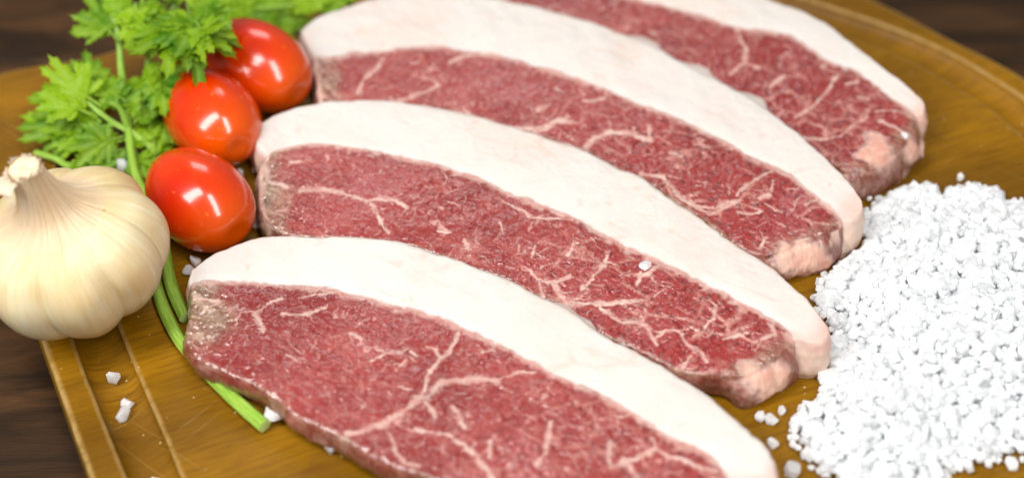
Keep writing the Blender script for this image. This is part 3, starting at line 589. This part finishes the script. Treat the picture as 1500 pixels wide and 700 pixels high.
# ------------------------------------------------------------------ garlic bulb
def garlic():
    GS = .94
    axis = Vector((-.15, -.10, .97)).normalized()
    prof = [(0.0, -2.35), (.7, -2.42), (1.4, -2.30), (2.2, -1.85), (2.85, -1.1), (3.13, -.2), (3.08, .6), (2.72, 1.3), (2.15, 1.74), (1.55, 2.02), (1.12, 2.32), (.86, 2.70), (.69, 3.15), (.57, 3.65), (.51, 4.1), (.51, 4.35)]
    ns, na = 150, 360
    pr = curve(prof, ns); s = np.linspace(0, 1, ns)
    phi = np.linspace(0, 2 * math.pi, na + 1)
    S_, A_ = np.meshgrid(s, phi, indexing='ij')
    r = np.repeat(pr[:, :1], na + 1, 1); zz = np.repeat(pr[:, 1:], na + 1, 1)
    cen = np.array([.2, .95, 1.75, 2.5, 3.3, 4.1, 4.75, 5.6])       # clove lobes
    d = np.abs((A_[..., None] - cen + math.pi) % (2 * math.pi) - math.pi).min(-1)
    lobe = 1 - (d / .42) ** 2
    belly = sstep(.0, .22, S_) * sstep(.80, .50, S_)
    r = r * (1 + .115 * belly * (lobe - .35))
    zz = zz - .32 * sstep(.35, .02, S_) * lobe * sstep(0, .1, S_)
    q = np.stack([np.cos(A_) * 3, np.sin(A_) * 3, S_ * 4], -1).reshape(-1, 3)
    r = r * (1 + .018 * fbm(q * .8, 61).reshape(r.shape))
    rid_ = fbm(np.stack([np.cos(A_) * 9, np.sin(A_) * 9, S_ * 1.2], -1).reshape(-1, 3), 62, 3).reshape(r.shape)
    r = r + rid_ * (.02 + .07 * sstep(.52, .72, S_)) * sstep(0, .1, S_)
    tw = A_ + .35 * sstep(.6, 1, S_)
    bend = sstep(.62, 1, S_)
    x = r * np.cos(tw) - .10 * bend; y_ = r * np.sin(tw); zz = zz + .10 * bend * vnoise(q * 1.5, 64).reshape(r.shape)
    v = np.stack([x, y_, zz], -1).reshape(-1, 3)
    rotm = np.array(Vector((0, 0, 1)).rotation_difference(axis).to_matrix())
    seam = np.array(Matrix.Rotation(R(100), 3, 'Z'))
    v = v @ (rotm @ seam).T * GS
    off = np.array([-14.2, -3.40, -v[:, 2].min() - .02])
    v = v + off
    F = grid_faces(na + 1, ns)
    gc = np.stack([A_ / (2 * math.pi) * 4, S_ * 4, np.zeros_like(S_)], -1).reshape(-1, 3)
    a, b, c, d_ = (v[F[:, j]] for j in range(4)); fn = np.cross(c - a, d_ - b)
    vn = np.zeros_like(v)
    for j in range(4): np.add.at(vn, F[:, j], fn)
    vg = vn.reshape(ns, na + 1, 3); t_ = vg[:, 0] + vg[:, -1]; vg[:, 0] = t_; vg[:, -1] = t_
    vn = vg.reshape(-1, 3); vn /= np.linalg.norm(vn, axis=1)[:, None] + 1e-12
    root = empty("garlic_bulb", (off[0], off[1], 0)); tag(root, "whole garlic bulb with papery cream skin on the board's left rim", "garlic")
    row = np.repeat(np.arange(ns - 1), na)
    for nm_, sel, mt in (("bulb", row < int(.70 * ns), M['garlic']), ("neck", row >= int(.70 * ns), M['neck'])):
        f = F[sel]; us, inv = np.unique(f, return_inverse=True); f = inv.reshape(f.shape)
        link(nm_, mesh(nm_, v[us], f, True, {'gcoord': gc[us]}, vn[us]), mt, root)
    T = Matrix.Translation(Vector(off)) @ (Matrix(rotm.tolist()) @ Matrix(seam.tolist())).to_4x4() @ Matrix.Scale(GS, 4)
    # cut face of the dried stem
    n_ = 64; vs = []; fs = []
    for k, (rr, z_) in enumerate([(.52, 4.21), (.48, 4.33), (.42, 4.29), (.37, 4.35), (.25, 4.40), (.12, 4.36), (.05, 4.28)]):
        for j in range(n_):
            a_ = 2 * math.pi * j / n_; jr = 1 + .07 * math.sin(5 * a_ + k) + .015 * random.uniform(-1, 1)
            vs.append(T @ Vector((rr * jr * math.cos(a_) - .10, rr * jr * math.sin(a_), z_ + random.uniform(-.008, .008))))
    for k in range(6):
        for j in range(n_): fs.append((k * n_ + j, k * n_ + (j + 1) % n_, (k + 1) * n_ + (j + 1) % n_, (k + 1) * n_ + j))
    fs.append(tuple(6 * n_ + j for j in range(n_)))
    link("cut_stem", mesh("cut_stem", [tuple(p) for p in vs], fs), M['core'], root)
    # torn paper flakes round the cut
    for a0, wdt, hgt, lean in ((R(-100), .45, .10, .05), (R(0), .5, .34, .04), (R(40), .35, .50, .02), (R(85), .5, .26, .15), (R(120), .7, .22, .55), (R(-40), .5, .14, .05)):
        vs = []; fs = []; na_, nb_ = 9, 6
        for i_ in range(na_):
            for j in range(nb_):
                aa = a0 + (i_ / (na_ - 1) - .5) * wdt * 1.6; h = j / (nb_ - 1)
                hh = hgt * (1 - .75 * abs(i_ / (na_ - 1) - .5 + .12 * math.sin(7 * a0))) * (1 + .35 * math.sin(i_ * 2.6 + a0 * 9))
                rr = .55 + lean * h + .04 * math.sin(i_ * 1.7)
                vs.append(T @ Vector((rr * math.cos(aa) - .10, rr * math.sin(aa), 4.10 + h * (hh * .55 + .10) - lean * h * h * .5)))
        for i_ in range(na_ - 1):
            for j in range(nb_ - 1): fs.append((i_ * nb_ + j, (i_ + 1) * nb_ + j, (i_ + 1) * nb_ + j + 1, i_ * nb_ + j + 1))
        o = link("skin_flake", mesh("skin_flake", [tuple(p) for p in vs], fs), M['paper'], root)
        so = o.modifiers.new("thickness", 'SOLIDIFY'); so.thickness = .0002
garlic()

# ------------------------------------------------------------------ parsley
PARSLEY = json.loads('''[{"label":"parsley sprig whose cut stalk end lies on the board in front of the nearest steak","stems":[[0.225,0.12,[[-7.62,-8.72,0.25],[-8.78,-7.52,0.25],[-10.05,-6.09,0.27],[-11.0,-4.71,0.25],[-11.91,-2.69,0.25],[-12.68,0.15,0.35],[-13.08,4.17,0.7],[-13.52,6.3,1.4],[-13.48,7.91,2.4],[-12.82,8.97,3.2],[-12.5,9.28,3.6]]],[0.12,0.08,[[-13.48,7.91,2.4],[-12.65,7.73,3.0],[-11.96,6.69,3.6]]],[0.1,0.07,[[-13.52,6.3,1.4],[-12.88,6.23,2.4],[-12.72,6.32,2.8]]]],"leaves":[[[-12.76,8.77,3.4],[-13.81,6.77,3.3],1.3],[[-12.42,8.75,3.6],[-12.18,4.57,3.6],1.5],[[-12.05,8.64,3.8],[-10.99,4.73,3.6],1.4],[[-11.62,7.54,3.9],[-10.33,5.46,3.9],1.0],[[-11.65,8.63,3.9],[-10.3,7.29,4.2],1.2],[[-11.96,6.84,3.8],[-11.56,5.24,3.7],1.1],[[-12.73,6.19,2.9],[-13.58,5.88,2.2],1.2],[[-12.85,6.38,2.6],[-12.53,4.28,2.2],1.2],[[-13.26,7.65,2.9],[-14.28,8.53,3.2],1.1],[[-12.43,8.99,3.8],[-13.18,9.45,4.4],1.3],[[-12.28,8.99,3.8],[-11.4,9.34,4.6],1.3]]},{"label":"parsley sprig with the second stalk end tucked against the nearest steak's left tip","stems":[[0.21,0.11,[[-10.75,-4.06,0.22],[-11.37,-2.75,0.25],[-11.77,-1.48,0.27],[-12.3,0.5,0.35],[-13.44,2.65,0.6],[-13.96,4.54,1.2],[-14.43,6.63,2.1],[-14.62,7.87,2.9],[-15.03,8.99,3.8]]],[0.12,0.08,[[-13.96,4.54,1.2],[-14.2,4.85,1.9],[-14.55,4.87,2.2]]],[0.1,0.07,[[-14.62,7.87,2.9],[-14.2,8.25,3.4],[-13.93,8.63,3.9]]]],"leaves":[[[-14.52,7.43,3.0],[-16.46,9.91,3.6],1.0],[[-14.55,7.86,3.0],[-16.01,9.29,2.6],0.8],[[-14.5,8.25,3.4],[-14.88,9.38,4.3],1.0],[[-13.96,8.5,3.9],[-13.6,7.11,3.6],1.2],[[-13.98,5.13,2.0],[-15.28,6.16,2.2],1.1],[[-14.0,5.53,2.0],[-13.28,6.76,2.0],1.1],[[-13.76,4.69,1.4],[-13.06,5.38,1.8],1.0],[[-14.13,4.2,1.0],[-13.02,4.39,1.0],0.9],[[-13.71,8.85,3.9],[-13.4,7.4,3.7],1.3],[[-13.71,8.97,3.2],[-12.87,6.88,3.0],1.3]]},{"label":"parsley sprig with pale leaves spread left over the board's rear corner","stems":[[0.13,0.09,[[-13.11,4.07,0.75],[-13.76,4.43,1.1],[-14.43,4.73,1.3],[-14.91,4.91,1.6],[-15.46,5.25,1.9]]],[0.09,0.06,[[-14.43,4.73,1.3],[-14.94,4.7,1.2],[-15.5,4.98,1.1]]]],"leaves":[[[-14.92,4.99,1.6],[-18.15,6.25,1.5],1.4],[[-15.15,5.06,1.8],[-16.54,6.78,2.2],1.2],[[-14.67,4.88,1.5],[-17.04,5.79,1.0],1.2],[[-14.56,4.7,1.2],[-17.98,6.0,0.6],1.2],[[-14.94,4.74,1.2],[-17.19,5.32,0.5],1.1],[[-14.39,4.55,1.0],[-16.15,5.16,0.5],1.1],[[-14.21,4.28,0.9],[-15.79,4.26,0.4],1.0],[[-15.39,5.21,2.0],[-15.1,6.73,2.4],1.2],[[-15.64,5.21,2.0],[-17.32,6.34,2.0],1.0]]},{"label":"thin parsley sprig crossing low behind the garlic bulb","stems":[[0.13,0.09,[[-14.86,3.19,0.3],[-14.23,4.16,0.35],[-13.42,5.32,0.7],[-13.13,5.99,1.0]]],[0.13,0.1,[[-17.49,4.36,0.25],[-16.68,3.93,0.35],[-15.95,3.4,0.35],[-14.77,2.91,0.25]]]],"leaves":[[[-14.31,4.11,0.4],[-15.87,3.32,0.35],1.0],[[-14.65,3.68,0.3],[-16.11,3.0,0.3],0.9],[[-13.26,5.63,0.9],[-13.5,4.09,0.8],1.0],[[-13.09,5.86,1.1],[-12.65,4.2,1.0],1.0],[[-12.85,5.11,0.9],[-12.85,3.76,0.5],0.9],[[-13.06,5.66,1.1],[-13.47,5.84,1.6],1.0],[[-13.96,4.14,0.5],[-13.68,3.23,0.3],0.9]]},{"label":"parsley sprig lying behind the rearmost tomato beside the fat of the steaks","stems":[[0.14,0.1,[[-13.1,10.41,0.5],[-12.25,11.92,0.8],[-10.95,12.57,1.0],[-9.06,13.0,1.2],[-6.88,13.28,1.3]]],[0.1,0.07,[[-10.95,12.57,1.0],[-9.74,11.9,1.4],[-8.63,11.8,1.6]]]],"leaves":[[[-11.37,11.63,1.0],[-10.27,12.46,1.6],1.1],[[-11.01,12.01,1.0],[-11.43,12.84,1.8],1.2],[[-10.18,11.68,0.8],[-8.14,12.38,1.0],1.1],[[-9.88,11.82,1.2],[-9.2,12.84,1.8],1.2],[[-8.94,12.0,1.4],[-7.33,12.46,1.6],1.2],[[-8.19,12.61,1.3],[-6.71,12.67,1.0],1.2],[[-9.48,11.95,1.3],[-9.66,11.22,0.9],1.0],[[-11.9,11.36,0.8],[-10.87,10.63,0.8],1.1],[[-12.19,11.54,0.9],[-12.52,12.65,1.6],1.2],[[-7.41,13.09,1.3],[-5.78,13.62,1.6],1.2],[[-11.69,12.19,1.2],[-10.19,11.44,1.2],1.0]]}]''')
def tube(path, r0, r1, name, parent, ridges=6):
    pts = curve(path, max(24, len(path) * 10)); n = len(pts); na = 24
    tg = np.gradient(pts, axis=0); tg /= np.linalg.norm(tg, axis=1)[:, None]
    vs = []; gc = []
    upv = np.array([0, 0, 1.])
    s_ = np.r_[0, np.cumsum(np.linalg.norm(np.diff(pts, axis=0), axis=1))]
    for k in range(n):
        sx = np.cross(tg[k], upv); sx /= np.linalg.norm(sx) + 1e-9; sy = np.cross(sx, tg[k])
        r = r0 + (r1 - r0) * k / (n - 1)
        for j in range(na):
            a = 2 * math.pi * j / na; rr = r * (1 + .07 * math.cos(ridges * a) + .04 * math.sin(1.3 * s_[k] + 2 * a))
            vs.append(pts[k] + sx * rr * math.cos(a) + sy * rr * math.sin(a) * .92); gc.append((j / na * 4, s_[k], 0))
    fs = [(k * na + j, k * na + (j + 1) % na, (k + 1) * na + (j + 1) % na, (k + 1) * na + j) for k in range(n - 1) for j in range(na)]
    o = link(name, mesh(name, vs, fs, True, {'gcoord': gc}), M['stalk'], parent)
    for e in (0, n - 1):
        c = pts[e] + (tg[e] * .02 if e else -tg[e] * .02)
        ring = [vs[e * na + j] for j in range(na)]
        ring2 = [c + (p - pts[e]) * .55 for p in ring]
        f2 = [(j, (j + 1) % na, na + (j + 1) % na, na + j) for j in range(na)] + [tuple(na + j for j in range(na))]
        if e == 0 or r1 > .12:
            link("cut_end", mesh("cut_end", ring + ring2, f2, True), M['pith'], o)
    return o

def leaf_mesh(L, W, rs):
    """a parsley leaf: three toothed leaflets on short stalks, folded and curled, in the local xy plane"""
    vs, fs, rib = [], [], []
    def lobe(ox, oy, ang, ll, ww, z0):
        nt = 9; base = len(vs); ca, sa = math.cos(ang), math.sin(ang)
        fold = rs.uniform(.1, .4); curl = rs.uniform(-.15, .30); ph = rs.uniform(0, 6)
        for k in range(nt + 1):
            t = k / nt
            hw = ww * .5 * (.30 + 1.0 * t * (1.6 - t)) * (1 - t ** 3) * (1.25 if k in (3, 5, 7) else .80)
            for side in (-1, -.5, 0, .5, 1):
                px = t * ll + (.07 * ll * abs(side) if k in (3, 5, 7) else 0); py = side * hw
                pz = z0 + abs(side) * hw * fold - curl * ll * t * t + .04 * ww * math.sin(ph + 7 * t + 2 * side)
                vs.append((ox + px * ca - py * sa, oy + px * sa + py * ca, pz)); rib.append(1. if side == 0 else (.25 if abs(side) < 1 else 0))
        for k in range(nt):
            for j in range(4):
                a = base + k * 5 + j; fs.append((a, a + 1, a + 6, a + 5))
    def leaflet(ox, oy, ang, ll, ww):
        for da, sl in ((0, 1.), (.45, .82), (-.45, .82), (1.0, .6), (-1.0, .6)):
            lobe(ox, oy, ang + da + rs.uniform(-.1, .1), ll * sl * rs.uniform(.85, 1.1), ww * .44, rs.uniform(-.02, .03))
    leaflet(L * .30, 0, rs.uniform(-.12, .12), L * .78, W * .85)
    leaflet(L * .26, .03, rs.uniform(.55, .85), L * .52, W * .62)
    leaflet(L * .26, -.03, -rs.uniform(.55, .85), L * .52, W * .62)
    # short petiole
    b = len(vs)
    for k in range(5):
        for j in range(6):
            a = j / 6 * 2 * math.pi; vs.append((L * .32 * k / 4, .05 * math.cos(a), .05 * math.sin(a) - .02)); rib.append(1)
    for k in range(4):
        for j in range(6): fs.append((b + k * 6 + j, b + k * 6 + (j + 1) % 6, b + (k + 1) * 6 + (j + 1) % 6, b + (k + 1) * 6 + j))
    return vs, fs, rib

rsn = random.Random(21)
for sp in PARSLEY:
    p0 = sp['stems'][0][2][0]
    root = empty("parsley_sprig", (p0[0], p0[1], 0)); tag(root, sp['label'], "parsley", "parsley sprigs on the board")
    for r0, r1, pth in sp['stems']: tube(pth, r0, r1, "stalk", root)
    more = []
    for b_, t_, w_ in sp['leaves']:
        j = lambda s: Vector((rsn.uniform(-s, s), rsn.uniform(-s, s), rsn.uniform(-s, s) * .6))
        more.append((Vector(b_), Vector(t_), w_)); b2 = Vector(b_) + j(.35); t2 = Vector(t_) + j(1.0) - (Vector(t_) - Vector(b_)) * .12
        t2.z = max(t2.z, .25)
        if rsn.random() < .35: continue
        t2.z += 0; b2.z = max(b2.z, .2); more.append((b2, t2, w_ * .9))
    for b_, t_, w_ in more:
        ax = (t_ - b_); ln = ax.length; ax.normalize()
        nrm = Vector((rsn.uniform(-.45, .45), -.45 + rsn.uniform(-.35, .35), .85)); nrm -= ax * nrm.dot(ax); nrm.normalize()
        sd = nrm.cross(ax)
        vs, fs, rib = leaf_mesh(ln, max(w_ * 1.5, ln * .5), rsn)
        vv_ = [tuple(b_ + ax * p[0] + sd * p[1] + nrm * p[2]) for p in vs]
        vv_ = [(p[0], p[1], max(p[2], .04)) for p in vv_]
        link("leaf", mesh("leaf", vv_, fs, True, {'rib': rib}), M['leaf'], root)

# ------------------------------------------------------------------ coarse salt
def crystal_shapes(n):
    out = []
    for k in range(n):
        bm = bmesh.new(); el = [random.uniform(.75, 1.25) for _ in range(3)]
        for j in range(26):
            v = Vector((random.gauss(0, 1), random.gauss(0, 1), random.gauss(0, 1))).normalized()
            pw = 3.6; s = (abs(v.x) ** pw + abs(v.y) ** pw + abs(v.z) ** pw) ** (-1 / pw)
            v = v * s * .5 * random.uniform(.9, 1.02)
            bm.verts.new((v.x * el[0], v.y * el[1], v.z * el[2]))
        bmesh.ops.convex_hull(bm, input=bm.verts[:])
        lo = [v for v in bm.verts if not v.link_faces]
        bmesh.ops.delete(bm, geom=lo, context='VERTS'); bm.verts.index_update()
        bmesh.ops.triangulate(bm, faces=bm.faces[:])
        out.append((np.array([v.co[:] for v in bm.verts]), np.array([[v.index for v in f.verts] for f in bm.faces])))
        bm.free()
    return out
SHAPES = crystal_shapes(28)
def inside(poly, x, y_):
    p = np.asarray(poly); q = np.roll(p, -1, 0); c = np.zeros(len(x), bool)
    for (x0, y0), (x1, y1) in zip(p, q):
        if y0 == y1: continue
        m = ((y0 > y_) != (y1 > y_)) & (x < (x1 - x0) * (y_ - y0) / (y1 - y0) + x0); c ^= m
    return c
def edist(poly, x, y_):
    p = np.asarray(poly); q = np.roll(p, -1, 0); best = np.full(len(x), 99.); pt = np.stack([x, y_], 1)
    for a, b in zip(p, q):
        ab = b - a; t = np.clip(((pt - a) @ ab) / (ab @ ab + 1e-12), 0, 1)
        best = np.minimum(best, np.linalg.norm(pt - a - t[:, None] * ab, axis=1))
    return best
def rotmats(n):
    q = rng.normal(size=(n, 4)); q /= np.linalg.norm(q, axis=1)[:, None]; w_, x, y_, z = q.T
    return np.stack([np.stack([1 - 2 * (y_ * y_ + z * z), 2 * (x * y_ - z * w_), 2 * (x * z + y_ * w_)], -1),
                     np.stack([2 * (x * y_ + z * w_), 1 - 2 * (x * x + z * z), 2 * (y_ * z - x * w_)], -1),
                     np.stack([2 * (x * z - y_ * w_), 2 * (y_ * z + x * w_), 1 - 2 * (x * x + y_ * y_)], -1)], 1)
PILE = [(10.13, -2.53), (10.9, -1.6), (12.34, .53), (12.9, 2.0), (14.3, 2.5), (15.3, 2.2), (16.5, 2.7), (17.24, 2.6), (17.8, 1.9), (19.6, 1.2), (21.0, -2.37), (20.3, -6.69), (18.2, -10.0), (16.4, -9.9), (15.5, -9.6), (15.0, -10.2),
        (14.3, -10.3), (13.8, -10.1), (13.3, -10.7), (12.6, -11.6), (10.4, -11.5), (9.0, -10.3), (8.3, -9.1), (8.84, -8.1), (9.57, -7.3), (10.0, -6.5), (10.2, -5.21), (10.1, -3.66)]
pts = []
sp_ = .25
for lay in range(9):
    gx, gy = np.meshgrid(np.arange(7, 23, sp_), np.arange(-13, 4, sp_ * .87))
    gx = gx + (np.arange(gx.shape[0]) % 2)[:, None] * sp_ / 2 + lay * .13
    x = gx.ravel() + rng.uniform(-.10, .10, gx.size); y_ = gy.ravel() + rng.uniform(-.10, .10, gx.size) + lay * .07
    nz = fbm(np.stack([x * .8, y_ * .8, x * 0], 1), 71) ; fine = vnoise(np.stack([x * 2.5, y_ * 2.5, x * 0 + 4], 1), 72)
    ins = inside(PILE, x, y_); d = edist(PILE, x, y_); d = np.where(ins, d, -d) + .22 * fine
    h = np.clip(.06 + .36 * d, -1, 1.25) + .16 * nz * sstep(.3, 1.5, d)
    z = .14 + lay * .185 + rng.uniform(-.06, .06, len(x))
    keep = (d > 0) & (z < h + .2) & (z > h - .65)
    if lay == 0: keep &= ~((d < .3) & (rng.random(len(x)) < .25))
    for ol in OUTLINES.values():
        o_ = ol[::6]; near = inside(o_, x, y_) | (edist(o_, x, y_) < .17); keep &= ~near
    pts.append(np.stack([x, y_, z], 1)[keep])
pts = np.vstack(pts)
sz = np.clip(.285 * np.exp(rng.normal(0, .30, len(pts))), .12, .58)
rm_ = rotmats(len(pts)); V_, F_ = [], []; nvv = 0
for k in range(len(pts)):
    sv, sf = SHAPES[k % len(SHAPES)]
    v = (sv * sz[k]) @ rm_[k].T + pts[k]
    if pts[k, 2] < .3: v[:, 2] += max(0, .005 - v[:, 2].min())
    V_.append(v); F_.append(sf + nvv); nvv += len(sv)
pile = link("salt_pile", mesh("salt_pile", np.vstack(V_), np.vstack(F_), False), M['salt'])
tag(pile, "heap of coarse white salt beside the steaks' right ends", "salt", None, "stuff")

LOOSE = [
 (-12.81, -6.24, 0, .48, "salt crystal in the board's groove just below the garlic bulb"),
 (-12.19, -7.30, 0, .34, "upper small one of two touching salt crystals in the board's groove"),
 (-12.24, -7.74, 0, .44, "lower larger one of two touching salt crystals in the board's groove"),
 (-7.38, -8.3, 0, .52, "large salt crystal beside the cut end of the parsley stalk"),
 (-6.75, -8.62, 0, .24, "tiny salt crystal half hidden under the frontmost steak near the parsley stalk"),
 (-5.50, -9.51, 0, .36, "salt crystal lying below the near edge of the frontmost steak"),
 (-10.79, -10.51, 0, .40, "salt crystal at the picture's bottom edge beside the board's groove"),
 (-3.30, -10.75, 0, .40, "salt crystal at the picture's bottom edge under the frontmost steak"),
 (16.22, 3.12, 0, .28, "lone salt crystal behind the salt heap on the bare board"),
 (7.72, -8.25, 0, .36, "left one of two touching salt crystals between the two front steaks' right ends"),
 (8.05, -8.36, 0, .40, "right one of two touching salt crystals between the two front steaks' right ends"),
 (8.42, -7.95, 0, .27, "small salt crystal under the fat nub of the second steak"),
 (7.98, -9.34, 0, .40, "salt crystal beside the fat of the frontmost steak's right end"),
 (8.42, -10.4, 0, .58, "largest loose salt crystal, between the frontmost steak and the salt heap"),
 (-10.85, -1.35, 0, .46, "upper salt crystal in the gap between nearest tomato and frontmost steak"),
 (-11.0, -1.75, 0, .40, "lower salt crystal in the gap between nearest tomato and frontmost steak"),
 (-9.02, .62, 0, .36, "salt crystal between the nearest tomato and the second steak's left tip"),
 (-9.30, 3.55, 0, .40, "salt crystal between the middle tomato and the second steak's left tip"),
 (-9.85, 3.25, 0, .36, "dim salt crystal in the shadow between the nearest and middle tomatoes"),
 (-13.5, 3.75, 0, .50, "right one of two salt crystals behind the garlic among parsley stalks"),
 (-14.15, 3.65, 0, .44, "left one of two salt crystals behind the garlic among parsley stalks"),
]
GROOVE = set((-12.81, -12.19, -12.24))
def loose(x, y_, z0, s, label, flat=1):
    k = random.randrange(len(SHAPES)); sv, sf = SHAPES[k]
    rm1 = np.array(Matrix.Rotation(random.uniform(0, 6.28), 3, 'Z') @ Matrix.Rotation(random.uniform(-.3, .3), 3, 'X'))
    v = (sv * s * np.array([1.15, .85, flat])) @ rm1.T; v[:, 2] -= v[:, 2].min(); v += np.array([x, y_, z0])
    tag(link("salt_crystal", mesh("salt_crystal", v, sf, False), M['salt']), label, "salt crystal", "loose salt crystals")
gr_t, gr_r = ang, rg
def board_z(x, y_):
    a = math.atan2(y_ - BC[1], x - BC[0]) % (2 * math.pi); r = math.hypot(x - BC[0], y_ - BC[1])
    d = abs(r - np.interp(a, gr_t, gr_r)) / .76
    return -.5 * math.sin(math.acos(min(1, d))) ** .8 if d < 1 else 0.
for x, y_, z0, s, lb in LOOSE: loose(x, y_, board_z(x, y_) + .005, s, lb)
def on_steak(key, x, y_, s, lb): loose(x, y_, float(ZT[key](x, y_)) - .06, s, lb, .55)
on_steak('2', 4.38, -2.94, .42, "salt crystal lying on the lean of the second steak close to its fat")
on_steak('4', 14.15, 3.95, .34, "salt crystal on the rearmost steak's right end by its fat")
